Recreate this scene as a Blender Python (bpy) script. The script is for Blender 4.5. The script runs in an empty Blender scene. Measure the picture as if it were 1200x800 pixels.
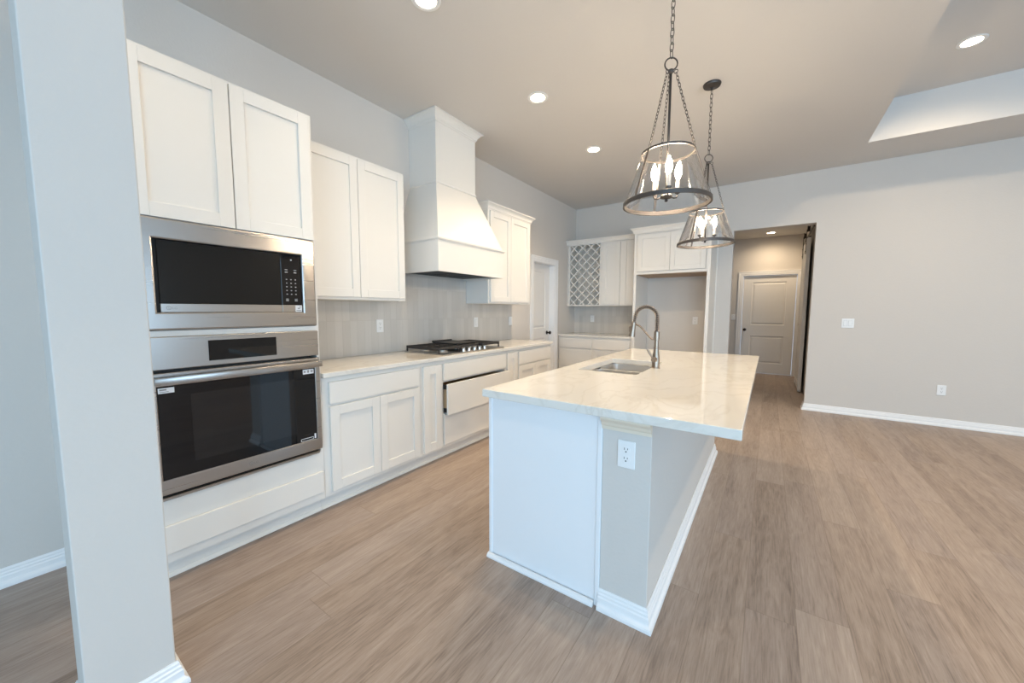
import bpy, bmesh, math, random
from mathutils import Vector, Matrix
R = math.radians
random.seed(4)
SC = bpy.context.scene
COL = SC.collection

# ------------------------------------------------------------ camera
def set_camera():
    yaw, pitch, roll = R(34.704), R(-4.826), R(0.173)
    f = Vector((-math.sin(yaw)*math.cos(pitch), math.cos(yaw)*math.cos(pitch), math.sin(pitch)))
    rt = Vector((math.cos(yaw), math.sin(yaw), 0)); up = rt.cross(f)
    r2 = rt*math.cos(roll) + up*math.sin(roll); u2 = up*math.cos(roll) - rt*math.sin(roll)
    cd = bpy.data.cameras.new('camera'); c = bpy.data.objects.new('camera', cd); COL.objects.link(c)
    cd.sensor_width = 36; cd.lens = 433.916/1200*36; cd.clip_start = 0.02; cd.clip_end = 60
    m = Matrix((r2, u2, -f)).transposed().to_4x4(); m.translation = (2.92, 0, 1.31)
    c.matrix_world = m; SC.camera = c
set_camera()

# ------------------------------------------------------------ world, exposure, daylight
SC.view_settings.view_transform = 'Standard'; SC.view_settings.look = 'None'
SC.view_settings.gamma = 1; SC.view_settings.use_curve_mapping = False
SC.view_settings.exposure = 0.43
w = bpy.data.worlds.new('world'); SC.world = w; w.use_nodes = True
bg = w.node_tree.nodes['Background']; bg.inputs[0].default_value = (.62, .78, 1, 1); bg.inputs[1].default_value = 1.0

DAY = (.47, .74, 1.0)
def daylight(x, y, z, sx, sz, face, power, col=DAY):
    l = bpy.data.lights.new('window_daylight', 'AREA'); l.shape = 'RECTANGLE'; l.size = sx; l.size_y = sz
    l.energy = power; l.color = col
    o = bpy.data.objects.new('window_daylight', l); COL.objects.link(o); o.location = (x, y, z)
    o.rotation_euler = {'+y': (R(90), 0, R(180)), '-x': (R(90), 0, R(90))}[face]
    # area lights shine along local -Z
    d = {'+y': Vector((0, 1, 0)), '-x': Vector((-1, 0, 0))}[face]
    o.rotation_euler = d.to_track_quat('-Z', 'Z').to_euler()
    return o
BACK_Y = -4.6; RIGHT_X = 8.4
WIN_BACK = [(3.4, 1.4), (5.4, 1.7), (7.3, 1.7)]     # centre x, width
WIN_Z = (0.35, 2.35)
WIN_RIGHT = [(-2.6, 1.8), (0.6, 1.8)]                # centre y, width
BACK_POWER, RIGHT_POWER = 72, 52
for (cx, wd), pw_ in zip(WIN_BACK, (.72, 1.1, 1.3)): daylight(cx, BACK_Y+.03, sum(WIN_Z)/2, wd-.12, WIN_Z[1]-WIN_Z[0]-.12, '+y', BACK_POWER*pw_)
for cy, wd in WIN_RIGHT: daylight(RIGHT_X-.03, cy, sum(WIN_Z)/2, wd-.12, WIN_Z[1]-WIN_Z[0]-.12, '-x', RIGHT_POWER)
CAN_STRENGTH = 30.0; CAN_WATT = 62.0; CAN_COL = (1, .79, .54)
BULB_STRENGTH = 280.0; BULB_COL = (1, .80, .56)

# ------------------------------------------------------------ helpers
W = {}
class B:
    def __init__(s): s.bm = bmesh.new()
    def box(s, x0, y0, z0, x1, y1, z1, bev=0.0, seg=1):
        x0, x1 = sorted((x0, x1)); y0, y1 = sorted((y0, y1)); z0, z1 = sorted((z0, z1))
        v = [s.bm.verts.new(p) for p in ((x0,y0,z0),(x1,y0,z0),(x1,y1,z0),(x0,y1,z0),(x0,y0,z1),(x1,y0,z1),(x1,y1,z1),(x0,y1,z1))]
        fs = [s.bm.faces.new([v[i] for i in q]) for q in ((3,2,1,0),(4,5,6,7),(0,1,5,4),(1,2,6,5),(2,3,7,6),(3,0,4,7))]
        if bev:
            es = list({e for f in fs for e in f.edges})
            bmesh.ops.bevel(s.bm, geom=es, offset=bev, segments=seg, affect='EDGES', profile=.5)
        return s
    def loft(s, rings, close=True, cap=True):
        vs = [[s.bm.verts.new(p) for p in r] for r in rings]
        n = len(vs[0])
        for a, b in zip(vs, vs[1:]):
            for i in range(n if close else n-1):
                s.bm.faces.new((a[i], a[(i+1) % n], b[(i+1) % n], b[i]))
        if cap:
            s.bm.faces.new(list(reversed(vs[0]))); s.bm.faces.new(vs[-1])
        return s
    def tube(s, pts, r, n=8, cap=True, closed=False):
        pts = [Vector(p) for p in pts]; rs = r if isinstance(r, (list, tuple)) else [r]*len(pts)
        rings = []; N = len(pts); ref = None
        for i, p in enumerate(pts):
            if closed: t = pts[(i+1) % N] - pts[i-1]
            else: t = pts[min(i+1, N-1)] - pts[max(i-1, 0)]
            t.normalize()
            if ref is None:
                ref = Vector((0, 0, 1)) if abs(t.z) < .9 else Vector((1, 0, 0))
            a = (ref - t*ref.dot(t)).normalized(); b = t.cross(a); ref = a
            rings.append([p + (a*math.cos(k*math.tau/n) + b*math.sin(k*math.tau/n))*rs[i] for k in range(n)])
        if closed:
            vs = [[s.bm.verts.new(q) for q in rr] for rr in rings]
            for i in range(N):
                A, Bq = vs[i], vs[(i+1) % N]
                for k in range(n): s.bm.faces.new((A[k], A[(k+1) % n], Bq[(k+1) % n], Bq[k]))
        else: s.loft(rings, True, cap)
        return s
    def lathe(s, prof, c=(0, 0, 0), axis='z', n=32, cap=False):
        # prof: (r, h)
        c = Vector(c); rings = []
        for r, h in prof:
            ring = []
            for k in range(n):
                t = k*math.tau/n; a, b = r*math.cos(t), r*math.sin(t)
                p = {'z': (a, b, h), 'x': (h, a, b), 'y': (b, h, a)}[axis]
                ring.append(c + Vector(p))
            rings.append(ring)
        return s.loft(rings, True, cap)
    def disc(s, r, h, c, axis='z', n=32):
        return s.lathe([(r, h), (r*.001, h)], c, axis, n)
    def sweep(s, prof, path, closed=False):
        # prof: (out, z) polygon; path: (x, y) with 'out' to the right of travel; mitred corners
        P = [Vector(p) for p in path]; N = len(P); rings = []
        for i in range(N):
            if closed or 0 < i < N-1:
                d0 = (P[i]-P[i-1]).normalized(); d1 = (P[(i+1) % N]-P[i]).normalized()
            elif i == 0: d0 = d1 = (P[1]-P[0]).normalized()
            else: d0 = d1 = (P[-1]-P[-2]).normalized()
            n0 = Vector((d0.y, -d0.x)); n1 = Vector((d1.y, -d1.x)); m = (n0+n1)/(1+n0.dot(n1))
            rings.append([(P[i].x+m.x*o, P[i].y+m.y*o, z) for o, z in prof])
        if closed: rings.append(rings[0])
        return s.loft(rings, True, not closed)

def obj(name, b, mat, parent=None, smooth=None, bevel=0):
    bm = b.bm if isinstance(b, B) else b
    bmesh.ops.recalc_face_normals(bm, faces=bm.faces[:])
    xs = [v.co for v in bm.verts]
    lo = Vector([min(v[i] for v in xs) for i in range(3)]); hi = Vector([max(v[i] for v in xs) for i in range(3)])
    c = Vector(((lo.x+hi.x)/2, (lo.y+hi.y)/2, lo.z))
    for v in bm.verts: v.co -= c
    me = bpy.data.meshes.new(name); bm.to_mesh(me); bm.free()
    me.materials.append(mat)
    o = bpy.data.objects.new(name, me); COL.objects.link(o)
    if parent: o.parent = parent; o.location = c - W[parent.name]
    else: o.location = c
    W[o.name] = c
    if smooth:
        for p in me.polygons: p.use_smooth = True
        if smooth != 'all':
            m = None
            try:
                me.set_sharp_from_angle(angle=R(smooth))
            except Exception: pass
    if bevel:
        m = o.modifiers.new('bevel', 'BEVEL'); m.width = bevel; m.segments = 2; m.limit_method = 'ANGLE'; m.angle_limit = R(40)
    return o
def tag(o, label, cat, group=None):
    o['label'] = label; o['category'] = cat
    if group: o['group'] = group
    return o
def thing(name, loc, label, cat, group=None):
    o = bpy.data.objects.new(name, None); COL.objects.link(o); o.location = loc; o.empty_display_size = .1
    W[o.name] = Vector(loc); return tag(o, label, cat, group)
def struct(name, b, mat, parent=None, **k):
    o = obj(name, b, mat, parent, **k)
    if not parent: o['kind'] = 'structure'
    return o

# ------------------------------------------------------------ materials
def mat(name, col, rough=.5, metal=0, bump=None, spec=.5, coat=0, emis=None, estr=0):
    m = bpy.data.materials.new(name); m.use_nodes = True; nt = m.node_tree
    p = nt.nodes['Principled BSDF']; p.inputs['Base Color'].default_value = (*col, 1)
    p.inputs['Roughness'].default_value = rough; p.inputs['Metallic'].default_value = metal
    p.inputs['Specular IOR Level'].default_value = spec; p.inputs['Coat Weight'].default_value = coat
    if emis: p.inputs['Emission Color'].default_value = (*emis, 1); p.inputs['Emission Strength'].default_value = estr
    tc = nt.nodes.new('ShaderNodeTexCoord')
    geo = nt.nodes.new('ShaderNodeNewGeometry')
    sc, st, ds = bump or (40, .02, .001)
    n = nt.nodes.new('ShaderNodeTexNoise'); n.inputs['Scale'].default_value = sc; n.inputs['Detail'].default_value = 3
    nt.links.new(geo.outputs['Position'], n.inputs['Vector'])
    b = nt.nodes.new('ShaderNodeBump'); b.inputs['Strength'].default_value = st; b.inputs['Distance'].default_value = ds
    nt.links.new(n.outputs['Fac'], b.inputs['Height']); nt.links.new(b.outputs['Normal'], p.inputs['Normal'])
    return m
def N(nt, t, **k):
    n = nt.nodes.new(t)
    for a, v in k.items():
        if a in n.inputs: n.inputs[a].default_value = v
        else: setattr(n, a, v)
    return n
def math_(nt, op, a, b=None, c=None):
    n = nt.nodes.new('ShaderNodeMath'); n.operation = op
    for i, v in enumerate((a, b, c)):
        if v is None: continue
        if isinstance(v, (int, float)): n.inputs[i].default_value = v
        else: nt.links.new(v, n.inputs[i])
    return n.outputs[0]

M = {}
M['wall'] = mat('wall_paint', (.655, .615, .57), .85, bump=(70, .35, .003))
M['ceiling'] = mat('ceiling_paint', (.67, .65, .625), .9, bump=(60, .25, .003))
M['white'] = mat('cabinet_white_paint', (.80, .775, .73), .38, bump=(30, .03, .001))
M['trim'] = mat('trim_white_paint', (.86, .86, .86), .4, bump=(30, .03, .001))
M['island'] = mat('island_white_paint', (.85, .86, .87), .45, bump=(30, .03, .001))
M['cream'] = mat('cream_moulding', (.80, .70, .56), .5)
M['door'] = mat('door_paint', (.82, .80, .77), .45)
M['doorsh'] = mat('cabinet_gap_dark', (.10, .09, .08), .8)
M['bronze'] = mat('dark_bronze', (.035, .028, .024), .45, .6)
M['pend'] = mat('pendant_grey_metal', (.10, .09, .085), .45, .8)
M['blackmet'] = mat('black_iron', (.02, .02, .02), .55, .2)
M['grate'] = mat('cast_iron', (.030, .027, .026), .55, .1)
M['gloss'] = mat('black_glass', (.004, .005, .007), .03, 0, bump=(3, .02, .001), spec=.5)
M['gloss2'] = mat('oven_inner_window', (.010, .011, .013), .04, 0, bump=(3, .02, .001), spec=.6)
M['mwglass'] = mat('microwave_glass', (.010, .010, .010), .14, 0, bump=(3, .02, .001), spec=.35)
M['label'] = mat('white_sticker', (.75, .76, .78), .5)
M['mark'] = mat('grey_print', (.28, .27, .26), .5)
M['mark2'] = mat('panel_print', (.42, .42, .42), .5)
M['plate'] = mat('white_plastic', (.85, .85, .84), .35)
M['slot'] = mat('dark_slot', (.03, .03, .03), .6)
M['wood'] = mat('birch_drawer_box', (.50, .34, .20), .6)
M['ply'] = mat('plywood_underside', (.42, .30, .20), .6)
M['vent'] = mat('dark_vent_filter', (.04, .045, .05), .4, .7)
M['sleeve'] = mat('candle_sleeve', (.50, .47, .44), .4)
M['lens'] = mat('downlight_lens', (1, 1, 1), .5, emis=CAN_COL, estr=CAN_STRENGTH)
M['bulb'] = mat('candle_bulb', (1, 1, 1), .5, emis=BULB_COL, estr=BULB_STRENGTH)
M['rubber'] = mat('black_hose', (.02, .016, .014), .5)

def steel(name, col, rough, vert=False):
    m = mat(name, col, rough, 1.0); nt = m.node_tree; p = nt.nodes['Principled BSDF']
    geo = N(nt, 'ShaderNodeNewGeometry'); mp = N(nt, 'ShaderNodeMapping')
    mp.inputs['Scale'].default_value = (120, 1.5, 120) if not vert else (200, 200, 4)
    nz = N(nt, 'ShaderNodeTexNoise', Scale=1.0); nt.links.new(geo.outputs['Position'], mp.inputs[0]); nt.links.new(mp.outputs[0], nz.inputs['Vector'])
    r = math_(nt, 'MULTIPLY_ADD', nz.outputs['Fac'], .04, rough-.02); nt.links.new(r, p.inputs['Roughness'])
    return m
M['steel'] = steel('brushed_stainless', (.47, .45, .43), .28)
M['sinksteel'] = steel('sink_stainless', (.74, .72, .69), .38)
M['nickel'] = steel('brushed_nickel', (.36, .285, .225), .36, True)

def glass():
    m = bpy.data.materials.new('clear_shade_glass'); m.use_nodes = True; nt = m.node_tree
    for n in list(nt.nodes): nt.nodes.remove(n)
    out = N(nt, 'ShaderNodeOutputMaterial'); mx = N(nt, 'ShaderNodeMixShader')
    tr = N(nt, 'ShaderNodeBsdfTransparent'); tr.inputs[0].default_value = (.985, .985, .99, 1)
    gl = N(nt, 'ShaderNodeBsdfGlossy', Roughness=.06); fr = N(nt, 'ShaderNodeFresnel', IOR=1.5)
    geo = N(nt, 'ShaderNodeNewGeometry'); nz = N(nt, 'ShaderNodeTexNoise', Scale=22.0, Detail=1.0)
    bp = N(nt, 'ShaderNodeBump', Strength=.18, Distance=.004)
    nt.links.new(geo.outputs['Position'], nz.inputs['Vector']); nt.links.new(nz.outputs['Fac'], bp.inputs['Height'])
    nt.links.new(bp.outputs[0], gl.inputs['Normal']); nt.links.new(bp.outputs[0], fr.inputs['Normal'])
    f2 = math_(nt, 'MULTIPLY_ADD', fr.outputs[0], .8, .01)
    nt.links.new(f2, mx.inputs[0]); nt.links.new(tr.outputs[0], mx.inputs[1]); nt.links.new(gl.outputs[0], mx.inputs[2])
    nt.links.new(mx.outputs[0], out.inputs[0]); return m
M['glass'] = glass()

def floor_mat():
    m = mat('vinyl_plank_floor', (.4, .3, .25), .42, spec=.4); nt = m.node_tree; p = nt.nodes['Principled BSDF']
    geo = N(nt, 'ShaderNodeNewGeometry'); sp = N(nt, 'ShaderNodeSeparateXYZ'); nt.links.new(geo.outputs['Position'], sp.inputs[0])
    X, Y = sp.outputs[0], sp.outputs[1]
    PW, PL = .181, 1.52
    xr = math_(nt, 'DIVIDE', math_(nt, 'ADD', X, 9.979-9.05+.0), PW)   # plank edges fall at x = 3.26 + k*0.181
    xr = math_(nt, 'DIVIDE', math_(nt, 'SUBTRACT', X, 3.26-40*PW), PW)
    row = math_(nt, 'FLOOR', xr); fx = math_(nt, 'FRACT', xr)
    wn = N(nt, 'ShaderNodeTexWhiteNoise', noise_dimensions='1D'); nt.links.new(row, wn.inputs['W'])
    yr = math_(nt, 'ADD', math_(nt, 'DIVIDE', Y, PL), math_(nt, 'MULTIPLY', wn.outputs['Value'], 7.3))
    yr = math_(nt, 'ADD', yr, 20); cell = math_(nt, 'FLOOR', yr); fy = math_(nt, 'FRACT', yr)
    cb = N(nt, 'ShaderNodeCombineXYZ'); nt.links.new(row, cb.inputs[0]); nt.links.new(cell, cb.inputs[1])
    w2 = N(nt, 'ShaderNodeTexWhiteNoise', noise_dimensions='2D'); nt.links.new(cb.outputs[0], w2.inputs['Vector'])
    # grain coordinates, shifted per plank
    gc = N(nt, 'ShaderNodeCombineXYZ')
    nt.links.new(math_(nt, 'MULTIPLY_ADD', w2.outputs['Value'], 13.0, X), gc.inputs[0])
    nt.links.new(math_(nt, 'MULTIPLY_ADD', wn.outputs['Value'], 9.0, Y), gc.inputs[1])
    def noise(sx, sy, det, dist=0, rough=.5):
        mp = N(nt, 'ShaderNodeMapping'); mp.inputs['Scale'].default_value = (sx, sy, 1); nt.links.new(gc.outputs[0], mp.inputs[0])
        n = N(nt, 'ShaderNodeTexNoise', Scale=1.0, Detail=det, Distortion=dist, Roughness=rough); nt.links.new(mp.outputs[0], n.inputs['Vector']); return n.outputs['Fac']
    broad = noise(11, .9, 3, .6); fine = noise(150, 6.0, 5, .4, .7); knots = noise(20, 3.0, 5, 2.6)
    a = math_(nt, 'MULTIPLY_ADD', broad, .36, math_(nt, 'MULTIPLY', fine, .62))
    a = math_(nt, 'ADD', a, math_(nt, 'MULTIPLY', knots, .35))
    a = math_(nt, 'ADD', a, math_(nt, 'MULTIPLY', math_(nt, 'SUBTRACT', w2.outputs['Value'], .5), .15))
    cr = N(nt, 'ShaderNodeValToRGB'); e = cr.color_ramp.elements
    e[0].position = .33; e[0].color = (.175, .132, .107, 1); e[1].position = .85; e[1].color = (.47, .385, .325, 1)
    k = cr.color_ramp.elements.new(.56); k.color = (.335, .262, .214, 1)
    a = math_(nt, 'SUBTRACT', a, .07)
    nt.links.new(a, cr.inputs[0])
    # cooler / warmer planks
    hm = N(nt, 'ShaderNodeMix', data_type='RGBA'); hm.blend_type = 'MULTIPLY'
    w3 = N(nt, 'ShaderNodeSeparateColor'); nt.links.new(w2.outputs['Color'], w3.inputs[0])
    t2 = N(nt, 'ShaderNodeMix', data_type='RGBA'); t2.inputs[6].default_value = (.985, .995, 1.03, 1); t2.inputs[7].default_value = (1.015, 1.0, .975, 1)
    nt.links.new(w3.outputs[1], t2.inputs[0])
    hm.inputs[0].default_value = 1; nt.links.new(cr.outputs[0], hm.inputs[6]); nt.links.new(t2.outputs[2], hm.inputs[7])
    ex = math_(nt, 'MINIMUM', fx, math_(nt, 'SUBTRACT', 1, fx)); ey = math_(nt, 'MULTIPLY', math_(nt, 'MINIMUM', fy, math_(nt, 'SUBTRACT', 1, fy)), PL/PW)
    ed = math_(nt, 'MINIMUM', ex, ey); g = math_(nt, 'LESS_THAN', ed, .008)
    mg = N(nt, 'ShaderNodeMix', data_type='RGBA'); mg.inputs[7].default_value = (.22, .165, .13, 1)
    nt.links.new(math_(nt, 'MULTIPLY', g, .62), mg.inputs[0]); nt.links.new(hm.outputs[2], mg.inputs[6]); nt.links.new(mg.outputs[2], p.inputs['Base Color'])
    b = N(nt, 'ShaderNodeBump', Strength=.15, Distance=.001); nt.links.new(fine, b.inputs['Height']); nt.links.new(b.outputs[0], p.inputs['Normal'])
    nt.links.new(math_(nt, 'MULTIPLY_ADD', fine, .2, .33), p.inputs['Roughness'])
    return m
M['floor'] = floor_mat()

def quartz():
    m = mat('veined_quartz', (.8, .76, .7), .06, spec=.5); nt = m.node_tree; p = nt.nodes['Principled BSDF']
    geo = N(nt, 'ShaderNodeNewGeometry')
    mp = N(nt, 'ShaderNodeMapping'); mp.inputs['Rotation'].default_value = (0, 0, .5); mp.inputs['Scale'].default_value = (1, .55, 1); nt.links.new(geo.outputs['Position'], mp.inputs[0])
    n = N(nt, 'ShaderNodeTexNoise', Scale=3.2, Detail=6.0, Distortion=1.4); nt.links.new(mp.outputs[0], n.inputs['Vector'])
    v = math_(nt, 'ABSOLUTE', math_(nt, 'SUBTRACT', n.outputs['Fac'], .5))
    cr = N(nt, 'ShaderNodeValToRGB'); e = cr.color_ramp.elements
    e[0].position = 0; e[0].color = (.68, .635, .565, 1); e[1].position = .035; e[1].color = (.79, .755, .695, 1); nt.links.new(v, cr.inputs[0])
    n2 = N(nt, 'ShaderNodeTexNoise', Scale=5.0, Detail=4.0); nt.links.new(geo.outputs['Position'], n2.inputs['Vector'])
    mx = N(nt, 'ShaderNodeMix', data_type='RGBA'); mx.inputs[6].default_value = (.79, .755, .695, 1); nt.links.new(n2.outputs['Fac'], mx.inputs[0]); nt.links.new(cr.outputs[0], mx.inputs[7])
    nt.links.new(mx.outputs[2], p.inputs['Base Color']); return m
M['quartz'] = quartz()

def tile(name, ax):
    m = mat(name, (.5, .48, .45), .35); nt = m.node_tree; p = nt.nodes['Principled BSDF']
    geo = N(nt, 'ShaderNodeNewGeometry'); sp = N(nt, 'ShaderNodeSeparateXYZ'); nt.links.new(geo.outputs['Position'], sp.inputs[0])
    A = sp.outputs[ax]; Z = sp.outputs[2]; TW, TH = .068, .301
    xr = math_(nt, 'DIVIDE', math_(nt, 'SUBTRACT', A, 1.656-.068*40), TW); zr = math_(nt, 'DIVIDE', math_(nt, 'SUBTRACT', Z, .914), TH)
    row = math_(nt, 'FLOOR', zr); col = math_(nt, 'FLOOR', xr); fx = math_(nt, 'FRACT', xr); fz = math_(nt, 'FRACT', zr)
    cb = N(nt, 'ShaderNodeCombineXYZ'); nt.links.new(row, cb.inputs[0]); nt.links.new(col, cb.inputs[1])
    wn = N(nt, 'ShaderNodeTexWhiteNoise', noise_dimensions='2D'); nt.links.new(cb.outputs[0], wn.inputs['Vector'])
    nz = N(nt, 'ShaderNodeTexNoise', Scale=1.0, Detail=3.0); mp = N(nt, 'ShaderNodeMapping'); mp.inputs['Scale'].default_value = (60, 60, 5)
    nt.links.new(geo.outputs['Position'], mp.inputs[0]); nt.links.new(mp.outputs[0], nz.inputs['Vector'])
    t = math_(nt, 'MULTIPLY_ADD', wn.outputs['Value'], .7, math_(nt, 'MULTIPLY', nz.outputs['Fac'], .5))
    cr = N(nt, 'ShaderNodeValToRGB'); e = cr.color_ramp.elements; e[0].position = .1; e[0].color = (.55, .52, .48, 1); e[1].position = 1.0; e[1].color = (.63, .60, .56, 1); nt.links.new(t, cr.inputs[0])
    ex = math_(nt, 'MINIMUM', fx, math_(nt, 'SUBTRACT', 1, fx)); ez = math_(nt, 'MULTIPLY', math_(nt, 'MINIMUM', fz, math_(nt, 'SUBTRACT', 1, fz)), TH/TW)
    ed = math_(nt, 'MINIMUM', ex, ez); g = math_(nt, 'LESS_THAN', ed, .018)
    mx = N(nt, 'ShaderNodeMix', data_type='RGBA'); mx.inputs[7].default_value = (.50, .475, .44, 1)
    nt.links.new(math_(nt, 'MULTIPLY', g, .7), mx.inputs[0]); nt.links.new(cr.outputs[0], mx.inputs[6]); nt.links.new(mx.outputs[2], p.inputs['Base Color'])
    b = N(nt, 'ShaderNodeBump', Strength=.5, Distance=.002); nt.links.new(math_(nt, 'MINIMUM', math_(nt, 'MULTIPLY', ed, 20), 1), b.inputs['Height']); nt.links.new(b.outputs[0], p.inputs['Normal'])
    return m
M['tileY'] = tile('greige_stacked_tile', 1); M['tileX'] = tile('greige_stacked_tile_far', 0)

# ------------------------------------------------------------ setting
H = 3.096; YF = 6.222; HH = 2.812; YH = 9.308; T = .14
TRX0, TRX1, TRY0, TRY1, TRZ = 3.69, 7.6, -2.6, 5.52, 3.494
struct('floor', B().box(-.15, BACK_Y-.15, -.06, RIGHT_X+.15, YH+.2, 0), M['floor'])
c = B()
c.box(-.15, BACK_Y-.15, H, TRX0, YF+T, H+.05)
c.box(TRX1, BACK_Y-.15, H, RIGHT_X+.15, YF+T, H+.05)
c.box(TRX0, BACK_Y-.15, H, TRX1, TRY0, H+.05); c.box(TRX0, TRY1, H, TRX1, YF+T, H+.05)
c.box(TRX0-.04, TRY0-.04, H+.05, TRX0, TRY1+.04, TRZ+.04); c.box(TRX1, TRY0-.04, H+.05, TRX1+.04, TRY1+.04, TRZ+.04)
c.box(TRX0, TRY0-.04, H+.05, TRX1, TRY0, TRZ+.04); c.box(TRX0, TRY1, H+.05, TRX1, TRY1+.04, TRZ+.04)
c.box(TRX0, TRY0, TRZ, TRX1, TRY1, TRZ+.04)
struct('ceiling', c, M['ceiling'])
struct('ceiling_hall', B().box(1.4, YF+T, HH, 3.7, YH+.1, HH+.05), M['ceiling'])
PD0, PD1, DH = 4.775, 5.432, 2.04       # pantry door opening
l = B().box(-T, BACK_Y-.15, 0, 0, PD0, H).box(-T, PD1, 0, 0, YF+T, H).box(-T, PD0, DH, 0, PD1, H)
struct('wall_left', l, M['wall'])
struct('wall_pantry_back', B().box(-.9, PD0-.4, 0, -.85, PD1+.4, H), M['wall'])
OX0, OX1, OZ = 2.449, 3.362, 2.444
f_ = B().box(0, YF, 0, OX0, YF+T, H).box(OX1, YF, 0, RIGHT_X+.15, YF+T, H).box(OX0, YF, OZ, OX1, YF+T, H)
struct('wall_far', f_, M['wall'])
HD0, HD1 = 2.437, 3.345
h = B().box(1.4, YH, 0, HD0, YH+.1, HH).box(HD1, YH, 0, 3.6, YH+.1, HH).box(HD0, YH, DH, HD1, YH+.1, HH)
struct('wall_hall_far', h, M['wall'])
struct('wall_hall_right', B().box(3.435, YF+T, 0, 3.55, YH, HH), M['wall'])
struct('wall_hall_left', B().box(1.4, YF+T, 0, 1.5, YH, HH), M['wall'])
b = B(); x = 0
xs = [-.15]
for cx, wd in WIN_BACK: xs += [cx-wd/2, cx+wd/2]
xs.append(RIGHT_X+.15)
for i in range(0, len(xs), 2): b.box(xs[i], BACK_Y-.15, 0, xs[i+1], BACK_Y, H)
for cx, wd in WIN_BACK: b.box(cx-wd/2, BACK_Y-.15, 0, cx+wd/2, BACK_Y, WIN_Z[0]).box(cx-wd/2, BACK_Y-.15, WIN_Z[1], cx+wd/2, BACK_Y, H)
struct('wall_back', b, M['wall'])
b = B(); ys = [BACK_Y]
for cy, wd in WIN_RIGHT: ys += [cy-wd/2, cy+wd/2]
ys.append(YF)
for i in range(0, len(ys), 2): b.box(RIGHT_X, ys[i], 0, RIGHT_X+.15, ys[i+1], H)
for cy, wd in WIN_RIGHT: b.box(RIGHT_X, cy-wd/2, 0, RIGHT_X+.15, cy+wd/2, WIN_Z[0]).box(RIGHT_X, cy-wd/2, WIN_Z[1], RIGHT_X+.15, cy+wd/2, H)
struct('wall_right', b, M['wall'])
k = 0
for cx, wd in WIN_BACK:
    k += 1; x0, x1 = cx-wd/2, cx+wd/2; z0, z1 = WIN_Z; y0, y1 = BACK_Y-.12, BACK_Y-.06
    fr = struct('window_%d' % k, B().box(x0, y0, z0, x0+.05, y1, z1).box(x1-.05, y0, z0, x1, y1, z1).box(x0+.05, y0, z0, x1-.05, y1, z0+.05).box(x0+.05, y0, z1-.05, x1-.05, y1, z1).box(x0+.05, y0, (z0+z1)/2-.02, x1-.05, y1, (z0+z1)/2+.02), M['trim'])
    obj('pane', B().box(x0+.05, BACK_Y-.10, z0+.05, x1-.05, BACK_Y-.095, (z0+z1)/2-.02).box(x0+.05, BACK_Y-.10, (z0+z1)/2+.02, x1-.05, BACK_Y-.095, z1-.05), M['glass'], fr)
for cy, wd in WIN_RIGHT:
    k += 1; y0, y1 = cy-wd/2, cy+wd/2; z0, z1 = WIN_Z; x0, x1 = RIGHT_X+.06, RIGHT_X+.12
    fr = struct('window_%d' % k, B().box(x0, y0, z0, x1, y0+.05, z1).box(x0, y1-.05, z0, x1, y1, z1).box(x0, y0+.05, z0, x1, y1-.05, z0+.05).box(x0, y0+.05, z1-.05, x1, y1-.05, z1).box(x0, y0+.05, (z0+z1)/2-.02, x1, y1-.05, (z0+z1)/2+.02), M['trim'])
    obj('pane', B().box(RIGHT_X+.095, y0+.05, z0+.05, RIGHT_X+.10, y1-.05, (z0+z1)/2-.02).box(RIGHT_X+.095, y0+.05, (z0+z1)/2+.02, RIGHT_X+.10, y1-.05, z1-.05), M['glass'], fr)

# square drywall column beside the camera
CX0, CX1, CY0, CY1 = 1.105, 1.278, .110, .316
struct('wall_column', B().box(CX0, CY0, 0, CX1, CY1, H, .004, 2), M['wall'])

def base_prof(h=.088, d=.015, foot=.013):
    return [(0, 0), (d+foot, 0), (d+foot, .012), (d+foot*.8, .020), (d+.002, .026), (d, .030), (d, h*.58), (d-.004, h*.64), (d-.004, h*.74),
            (d-.008, h*.80), (d-.008, h*.90), (d-.011, h*.96), (d-.012, h), (0, h)]
E_ = .0006
struct('baseboard_column', B().sweep(base_prof(), [(CX0-E_, CY0-E_), (CX1+E_, CY0-E_), (CX1+E_, CY1+E_), (CX0-E_, CY1+E_)], True), M['trim'])
struct('baseboard_far', B().sweep(base_prof(), [(OX1-E_, YF+T), (OX1-E_, YF-E_), (RIGHT_X-.002, YF-E_)][::1][::-1][::-1], False) if False else
       B().sweep(base_prof(), [(OX1-E_, YF+T-.002), (OX1-E_, YF-E_), (RIGHT_X-.03, YF-E_)]), M['trim'])
struct('baseboard_left', B().sweep(base_prof(), [(E_, BACK_Y+.03), (E_, .372)]), M['trim'])
struct('baseboard_back', B().sweep(base_prof(), [(RIGHT_X-.03, BACK_Y+E_), (.03, BACK_Y+E_)]), M['trim'])
struct('baseboard_right', B().sweep(base_prof(), [(RIGHT_X-E_, YF-.03), (RIGHT_X-E_, BACK_Y+.03)]), M['trim'])
struct('baseboard_hall', B().sweep(base_prof(), [(1.5, YH-E_), (HD0-.095, YH-E_)]), M['trim'])

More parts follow.
